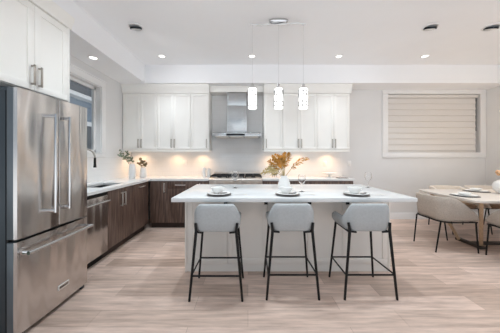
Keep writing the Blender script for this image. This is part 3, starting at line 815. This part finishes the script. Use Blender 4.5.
# lamp above the dining table (its rim just enters the frame)
lx, ly_, lz = 4.07, 3.36, 2.03
t = thing('pendant_lamp', 'warm globe pendant above the dining table at the right edge', 'lamp', (lx, ly_, ZC))
b = NB(); lathe(b, [(0, 0), (.06, 0), (.06, -.025), (0, -.03)], (lx, ly_, ZC), 24); obj('canopy', b, M['nickel'], t)
b = NB(); tube(b, [(lx, ly_, ZC - .02), (lx, ly_, lz + .19)], .003, 6); obj('cord', b, M['cord'], t)
b = NB(); lathe(b, [(0, .2), (.03, .2), (.03, .16), (0, .16)], (lx, ly_, lz), 20); obj('socket', b, M['nickel'], t)
b = NB(); lathe(b, [(.03, .16), (.09, .14), (.15, .08), (.17, 0), (.15, -.08), (.09, -.14), (0, -.165)], (lx, ly_, lz), 32); obj('globe', b, M['globe'], t)
lamp('POINT', (lx, ly_, lz - .2), DINING_W, (1.0, 0.76, 0.52), .15, parent=t)

# ------------------------------------------------------------------ blind
t = thing('window_blind', 'lowered white pleated blind in the right rear window', 'blind', (wx0, YB, wz1))
b = NB(); box(b, wx0 + .012, wx1 - .03, YB + .004, YB + .06, wz1 - .075, wz1 - .008, .004); obj('headrail', b, M['shade'], t)
nb_ = 9; zt, zl = wz1 - .08, wz0 + .035; h = (zt - zl) / nb_
prof = []
for k in range(nb_):
    z = zt - k * h
    prof += [(YB + .035, z), (YB + .022, z - h * .55), (YB + .018, z - h * .93), (YB + .026, z - h * .97)]
prof2 = [(y + .006, z) for y, z in prof][::-1]
b = NB(); prism(b, prof + prof2, 'x', wx0 + .015, wx1 - .065); obj('shade', b, M['shade'], t, sharp=0.35)
b = NB(); box(b, wx0 + .015, wx1 - .065, YB + .012, YB + .034, wz0 + .006, wz0 + .033, .004); obj('bottom_rail', b, M['shade'], t)
b = NB(); tube(b, [(wx1 - .048, YB + .03, wz1 - .08), (wx1 - .048, YB + .03, wz1 - .78)], .007, 6); obj('dark_gap_strip', b, M['plastic'], t)  # dark bar added to stand for the gap beside the blind

# ------------------------------------------------------------------ outlets
def outlet(x, z, lab, nm='outlet', yy=YB - .010):
    t = thing(nm, lab, 'outlet' if nm == 'outlet' else 'switch', (x, yy, z))
    b = NB(); box(b, x - .036, x + .036, yy - .006, yy, z - .058, z + .058, .002); p = obj('cover_plate', b, M['trim'], t)
    b = NB(); box(b, x - .017, x + .017, yy - .009, yy - .005, z - .034, z + .034, .001); obj('insert', b, M['ceramic'], t)
outlet(-1.33, 1.19, 'white outlet on the tile behind the left part of the back counter')
outlet(1.62, 1.17, 'white outlet on the tile behind the cake stand')
outlet(2.14, 1.17, 'white light switch on the wall past the end of the back counter', 'light_switch', YB)

# ------------------------------------------------------------------ pendant fixture over the island
py = 2.87; px = 0.395; PXS = (0.058, 0.396, 0.715)
t = thing('pendant_fixture', 'three-light pendant with etched glass cylinders hanging over the island', 'lamp', (px, py, ZC))
b = NB()
prof = []
lathe(b, [(0, -.001), (.125, -.001), (.125, -.012), (.118, -.03), (.1, -.042), (0, -.046)], (0, 0, 0), 36)
for v in b.verts: v.co = Vector((px + v.co.x, py + v.co.y * .4, ZC + v.co.z))
obj('canopy', b, M['chrome'], t)
b = NB()
pts = [(PXS[0] - .03, py, ZC - .055)] + [(PXS[0] + (PXS[2] - PXS[0]) * k / 12, py + .012 * math.sin(k * 2 * PI / 12), ZC - .055 - .006 * math.sin(k * 2 * PI / 6)) for k in range(13)] + [(PXS[2] + .03, py, ZC - .055)]
tube(b, pts, .007, 8)
obj('bar', b, M['chrome'], t)
for x in PXS:
    zb_, zt_ = 1.935, 2.21
    b = NB(); tube(b, [(x, py, ZC - .058), (x, py, zt_ + .03)], .0014, 6); obj('cord', b, M['cord'], t)
    b = NB(); lathe(b, [(0, .045), (.018, .045), (.02, .0), (.052, -.004), (.052, -.012), (0, -.012)], (x, py, zt_), 28); obj('cap', b, M['chrome'], t)
    b = NB(); lathe(b, [(0, zt_ - .013), (.048, zt_ - .013), (.055, zt_ - .03), (.057, zb_ + .02), (.055, zb_), (.048, zb_ - .002), (.05, zb_ + .02), (0, zb_ + .04)], (x, py, 0), 32); sh = obj('glass_shade', b, M['pend'], t)
    b = NB(); R = .0590
    def ln(a0, a1, z):
        tube(b, [(x + R * math.cos(a0 + (a1 - a0) * k / 10), py + R * math.sin(a0 + (a1 - a0) * k / 10), z) for k in range(11)], .0042, 5)
    def vl(a, z0, z1): tube(b, [(x + R * math.cos(a), py + R * math.sin(a), z0), (x + R * math.cos(a), py + R * math.sin(a), z1)], .0042, 5)
    for q in range(3):
        o_ = -PI / 2 + q * 2 * PI / 3 + (x * 3)
        ln(o_ - 1, o_ + 1, zb_ + .035); ln(o_ - .5, o_ + .7, zb_ + .085); ln(o_ - .9, o_ + .4, zt_ - .06); ln(o_ - .3, o_ + .9, zt_ - .1)
        vl(o_ - .5, zb_ + .01, zb_ + .13); vl(o_ + .4, zb_ + .035, zb_ + .085); vl(o_ + .4, zt_ - .13, zt_ - .03); vl(o_ - .3, zt_ - .1, zt_ - .04)
    obj('etched_pattern', b, M['etch'], sh)

# ------------------------------------------------------------------ recessed lights
def downlight(x, y, z, lab, lit=True):
    t = thing('recessed_downlight', lab, 'light', (x, y, z), 'recessed ceiling lights')
    b = NB(); lathe(b, [(.050, -.001), (.070, -.001), (.068, -.007), (.052, -.010), (.048, -.004)], (x, y, z), 32); obj('trim_ring', b, M['trim'], t)
    b = NB(); lathe(b, [(.050, -.004), (0, -.006)], (x, y, z), 28); obj('lens', b, M['lens'], t)
    lamp('SPOT', (x, y, z - .03), DOWNLIGHT_W * 4, (.86, .94, 1.0), .06, parent=t, spot=1.55, blend=1.0)
names = ['above the left end of the island', 'behind the left pendant', 'right of the pendants', 'in front of the blind window']
for x, lab in zip(((162 - 248) / 57.1, (252 - 248) / 57.1, (339 - 248) / 57.1, (425 - 248) / 57.1), names):
    downlight(x, 3.89, ZC, 'lit recessed downlight in the ceiling ' + lab)
downlight(-2.21, 3.17, ZS, 'lit recessed downlight in the dropped soffit above the left window')
for x in (-0.78, 0.07, 1.59, 3.10):        # the rows above and behind the camera, on the same grid except the left column, moved in to dim the fridge cabinet
    for y in (2.35, 0.80, -0.75):
        lamp('SPOT', (x, y, ZC - .03), ROW_W * (1.0 if y > 2 else 0.14) * (1.2 if x < 0 else 0.95), (.84, .94, 1.0), .06, spot=2.5, blend=1.0)
def gimbal(x, y, lab, aim, w):
    t = thing('gimbal_spotlight', lab, 'light', (x, y, ZC), 'tilting ceiling spots')
    b = NB(); lathe(b, [(.075, -.001), (.098, -.001), (.096, -.008), (.078, -.012)], (x, y, ZC), 32); obj('trim_ring', b, M['trim'], t)
    m = Matrix.Translation((x, y, ZC - .008)) @ Matrix.Rotation(math.radians(20), 4, 'X')
    b = NB(); lathe(b, [(0, .0), (.074, .0), (.074, -.022), (.062, -.024)], (0, 0, 0), 32); b.transform(m); obj('tilting_head', b, M['darkchrome'], t)
    b = NB(); lathe(b, [(.062, -.023), (0, -.018)], (0, 0, 0), 28); b.transform(m); obj('lens', b, M['ceramic'], t)
    d = Vector(aim) - Vector((x, y, ZC))
    lamp('SPOT', (x, y + .06, ZC - .06), w, (.95, .97, 1.0), .06, rot=d.to_track_quat('-Z', 'Y').to_euler(), parent=t, spot=2.2, blend=1.0)
gimbal((136 - 248) / 73.4, 3.02, 'tilting spotlight with dark rim in the ceiling, left of the pendants', (-0.3, YB, 1.0), 26)
gimbal((430 - 248) / 73.4, 3.02, 'tilting spotlight with dark rim, left one of the right pair', (1.2, YB, 1.0), 12)
gimbal((491 - 248) / 73.4, 3.02, 'tilting spotlight with dark rim, rightmost at the edge of the ceiling', (3.6, 3.6, 0), 6)

# ------------------------------------------------------------------ eucalyptus vases
def vase(c, prof, label, m='matte'):
    return single('vase', lathe(NB(), prof, c, 32), M[m], label, 'vase', c)
v1 = (-2.15, 4.12, cz1 + .0005); v2 = (-2.03, 4.30, cz1 + .0005)
vase(v1, [(0, 0), (.05, 0), (.056, .01), (.062, .08), (.056, .2), (.048, .255), (.046, .27), (.04, .27), (.042, .25), (.045, .1), (0, .06)], 'taller white vase of eucalyptus in the counter corner')
vase(v2, [(0, 0), (.05, 0), (.058, .01), (.064, .06), (.058, .14), (.048, .18), (.046, .195), (.04, .195), (.042, .18), (.045, .1), (0, .05)], 'shorter white vase of eucalyptus in the counter corner')
def sprig(base_, tip, label, group, m, n=6, leaf=.021, bend=.03):
    t = thing('eucalyptus_sprig', label, 'plant', base_, group)
    B, T_ = Vector(base_), Vector(tip); pts = []
    side = (T_ - B).cross(Vector((0, 0, 1))); side = side.normalized() if side.length > 1e-4 else Vector((1, 0, 0))
    for k in range(9):
        u = k / 8; p = B.lerp(T_, u); p.z += bend * math.sin(PI * u); pts.append(p)
    b = NB(); tube(b, pts, [.0028 - .0015 * k / 8 for k in range(9)], 6); obj('stem', b, M['stem'], t)
    b = NB()
    for k in range(n):
        u = .42 + .58 * (k + .5) / n; p = B.lerp(T_, u); p.z += bend * math.sin(PI * u)
        for s in (-1, 1):
            ang = random.uniform(0, 2 * PI)
            nrm = Vector((math.cos(ang), math.sin(ang) - .6, random.uniform(-.3, .8))).normalized()
            d = (side * s + Vector((random.uniform(-.5, .5), random.uniform(-.4, .4), random.uniform(-.2, .7)))).normalized()
            d = (d - nrm * d.dot(nrm)).normalized(); e = nrm.cross(d)
            c = p + d * leaf * 1.0; rr = leaf * random.uniform(.65, 1.1)
            vs = [bm_v for bm_v in (b.verts.new(c + d * rr * math.cos(2 * PI * q / 8) * 1.1 + e * rr * .85 * math.sin(2 * PI * q / 8) + nrm * .004 * math.cos(4 * PI * q / 8)) for q in range(8))]
            b.faces.new(vs)
    obj('leaves', b, M[m], t)
G1, L1 = 'eucalyptus in the taller vase', 'grey-green eucalyptus sprig leaning out of the taller counter vase'
for dx, dz in ((-.27, .27), (-.21, .19), (-.12, .15), (-.02, .13), (-.13, .25)):
    sprig((v1[0] + dx * .05, v1[1], v1[2] + .20), (v1[0] + dx, v1[1] + random.uniform(-.06, .04), v1[2] + .25 + dz), L1, G1, 'leaf')
G2, L2 = 'eucalyptus in the shorter vase', 'brownish eucalyptus sprig in the shorter counter vase'
for dx, dz in ((-.10, .09), (-.05, .18), (.02, .13), (.06, .09)):
    sprig((v2[0] + dx * .05, v2[1], v2[2] + .13), (v2[0] + dx, v2[1] + random.uniform(-.05, .03), v2[2] + .19 + dz), L2, G2, 'leaf2', 8, .022)

# ------------------------------------------------------------------ things on the back counter
def canister(x, y, r, h, lab):
    t = thing('canister', lab, 'canister', (x, y, cz1), 'white canisters by the range')
    b = NB(); lathe(b, [(0, 0), (r * .92, 0), (r, .008), (r, h), (0, h)], (x, y, cz1 + .0005), 24); obj('body', b, M['ceramic'], t)
    b = NB(); lathe(b, [(0, h), (r * .96, h), (r * .96, h + .014), (.012, h + .018), (.012, h + .03), (0, h + .032)], (x, y, cz1 + .0005), 24); obj('lid', b, M['ceramic'], t)
canister(-0.885, 4.45, .038, .17, 'tall white canister left of the range, further from it')
canister(-0.785, 4.45, .038, .145, 'white canister immediately left of the range')
t = thing('cake_stand', 'low white cake stand on the back counter right of the dried palm', 'cake stand', (1.62, 4.42, cz1))
b = NB(); lathe(b, [(0, 0), (.06, 0), (.055, .008), (.02, .02), (.018, .055), (0, .055)], (1.62, 4.42, cz1 + .0005), 28); obj('pedestal', b, M['ceramic'], t)
b = NB(); lathe(b, [(0, .055), (.06, .056), (.12, .07), (.135, .085), (.13, .088), (.11, .078), (0, .068)], (1.62, 4.42, cz1 + .0005), 36); obj('dish', b, M['ceramic'], t)
b = NB(); box(b, 1.68, 1.86, 4.12, 4.25, cz1 + .0005, cz1 + .018, .004); single('folded_towel', b, M['napkin'], 'small folded cloth on the right end of the back counter', 'cloth', (1.77, 4.18, cz1))
t = thing('footed_bowl', 'small dark footed bowl behind the dried palm on the back counter', 'bowl', (0.52, 4.35, cz1))
b = NB(); lathe(b, [(0, .045), (.03, .045), (.055, .06), (.065, .09), (.06, .09), (.05, .065), (0, .055)], (0.52, 4.35, cz1 + .0005), 28); obj('bowl', b, M['iron'], t)
for k in range(3):
    a = k * 2 * PI / 3 + .5
    b = NB(); tube(b, [(.52 + .035 * math.cos(a), 4.35 + .035 * math.sin(a), cz1 + .05), (.52 + .05 * math.cos(a), 4.35 + .05 * math.sin(a), cz1 + .0045)], .004, 6); obj('foot', b, M['iron'], t)

# ------------------------------------------------------------------ island place settings
IZ = 0.91
PL = [(-0.305, 2.335, 'left'), (0.415, 2.335, 'middle'), (1.135, 2.325, 'right')]
for x, y, w_ in PL:
    lab = ' on the island at the %s stool' % w_
    single('plate_shade_disc', plate_mesh((x, y, IZ + .0005 - .004), .129), M['mat_and_shade'], 'grey disc painting the shade under the white plate' + lab, 'plate', (x, y, IZ), 'shade discs under the island plates')  # grey disc stands in for the shadow beneath the white plate
    single('side_plate', plate_mesh((x, y, IZ + .0095), .115, .012), M['ceramic'], 'white plate over the grey shade disc' + lab, 'plate', (x, y, IZ + .0095), 'white plates on the island')
    single('bowl', bowl_mesh((x - .015, y + .01, IZ + .0195), .072, .062), M['ceramic'], 'white bowl on the white plate' + lab, 'bowl', (x - .015, y + .01, IZ + .0195), 'bowls on the island plates')
    b = NB(); tube(b, [(x + .0, y - .090, IZ + .031), (x + .03, y - .080, IZ + .031), (x + .068, y - .050, IZ + .031), (x + .085, y - .03, IZ + .031)], [.007, .0085, .0085, .006], 10)
    single('napkin', b, M['napkin'], 'rolled patterned napkin lying on the white plate' + lab, 'napkin', (x + .04, y - .06, IZ + .01), 'napkins on the island plates')
    b = NB(); sx = x + .17
    box(b, sx - .006, sx + .09, y + .0 - .004, y + .004, IZ + .0005, IZ + .003)
    t_ = bmesh.new(); bmesh.ops.create_uvsphere(t_, u_segments=14, v_segments=8, radius=1)
    for v in t_.verts: v.co = Vector((sx + .105 + v.co.x * .024, y + v.co.y * .015, IZ + .0035 + v.co.z * .003))
    _merge(b, t_)
    single('spoon', b, M['satin'], 'silver spoon beside the white plate' + lab, 'spoon', (sx, y, IZ), 'spoons on the island')
def wineglass(x, y, s, lab):
    t = thing('wine_glass', lab, 'glass', (x, y, IZ), 'wine glasses on the island')
    z = IZ + .0005
    b = NB(); lathe(b, [(0, 0), (.034 * s, 0), (.034 * s, .0015), (.01 * s, .004), (.0036 * s, .012), (.0034 * s, .085 * s), (0, .085 * s)], (x, y, z), 32); obj('stem', b, M['glass'], t)
    h = .085 * s
    out = [(0, h), (.012 * s, h + .003), (.03 * s, h + .02 * s), (.041 * s, h + .045 * s), (.043 * s, h + .065 * s), (.040 * s, h + .095 * s), (.036 * s, h + .115 * s)]
    inn = [(max(r_ - .003, 0), z_ + (.002 if i == 0 else .0006)) for i, (r_, z_) in enumerate(out)][::-1]
    b = NB(); lathe(b, out + inn, (x, y, z), 32); obj('bowl', b, M['glass'], t)
wineglass(-0.165, 2.86, 1.08, 'clear wine glass left of the white vase on the island')
wineglass(0.622, 2.56, .98, 'clear wine glass just right of the white vase on the island')
wineglass(1.57, 2.90, .98, 'clear wine glass at the right end of the island')

# ------------------------------------------------------------------ vase of dried palm on the island
vx, vy = 0.455, 2.80
b = NB(); lathe(b, [(0, 0), (.06, 0), (.074, .010), (.078, .04), (.072, .08), (.056, .12), (.042, .15), (.042, .165), (.036, .165), (.036, .15), (.05, .115), (0, .02)], (vx, vy, IZ + .0005), 36)
single('vase', b, M['ceramic'], 'white bottle vase of dried palm on the island', 'vase', (vx, vy, IZ))
def frond(tip, label, m, wl, n=18, droop=.02):
    B = Vector((vx, vy, IZ + .13)); T_ = Vector(tip)
    t = thing('dried_palm_frond', label, 'plant', tuple(B), 'dried palm fronds in the island vase')
    pts = []
    for k in range(11):
        u = k / 10; p = B.lerp(T_, u); p.z += .05 * math.sin(PI * u) - droop * u * u; pts.append(p)
    b = NB(); tube(b, pts, [.004 - .0026 * k / 10 for k in range(11)], 6); obj('stem', b, M['dry2'], t)
    b = NB(); D = (T_ - B).normalized(); sd = D.cross(Vector((0, 1, .2))).normalized()
    for k in range(n):
        u = .30 + .68 * k / (n - 1); i = min(int(u * 10), 9); p = pts[i].lerp(pts[i + 1], u * 10 - i)
        L_ = wl * (1 - .55 * abs(u - .55) / .45)
        for s in (-1, 1):
            d = (D * random.uniform(.6, 1.05) + sd * s * random.uniform(.45, 1.05) + Vector((0, random.uniform(-.5, .5), random.uniform(-.15, .2)))).normalized()
            e = d.cross(Vector((random.uniform(-.3, .3), -1, .3))).normalized() * random.uniform(.0045, .009)
            q = p + d * L_ + Vector((0, 0, -.012))
            mid = p + d * L_ * .5
            v = [b.verts.new(c) for c in (p, mid + e, q, mid - e)]
            b.faces.new(v)
    obj('leaflets', b, M[m], t)
def P(px_, pyy, d): return ((px_ - 248) * d / 222, d, 1.31 - (pyy - 157) * d / 222)
frond(P(263, 171, 2.75), 'pale dried palm frond reaching furthest left from the island vase', 'dry2', .10)
frond(P(270, 160, 2.84), 'golden dried palm frond rising to the upper left of the island vase', 'dry', .11)
frond(P(274, 154, 2.90), 'golden dried palm frond left of centre in the island vase', 'dry', .10)
frond(P(287, 152, 2.80), 'golden dried palm frond standing tallest in the island vase', 'dry', .11)
frond(P(280, 158, 2.70), 'brown-gold dried palm frond facing the stools in the island vase', 'dry', .10)
frond(P(277, 160, 2.95), 'golden dried palm frond at the back of the island vase', 'dry', .11)
frond(P(283, 155, 2.92), 'golden dried palm frond just left of the tallest one in the island vase', 'dry', .10)
frond(P(268, 168, 2.90), 'greenish-gold dried palm frond low on the left of the island vase', 'dry2', .10)
frond(P(308, 157, 2.82), 'golden dried palm frond stretching out alone to the right of the vase', 'dry', .07, 16)
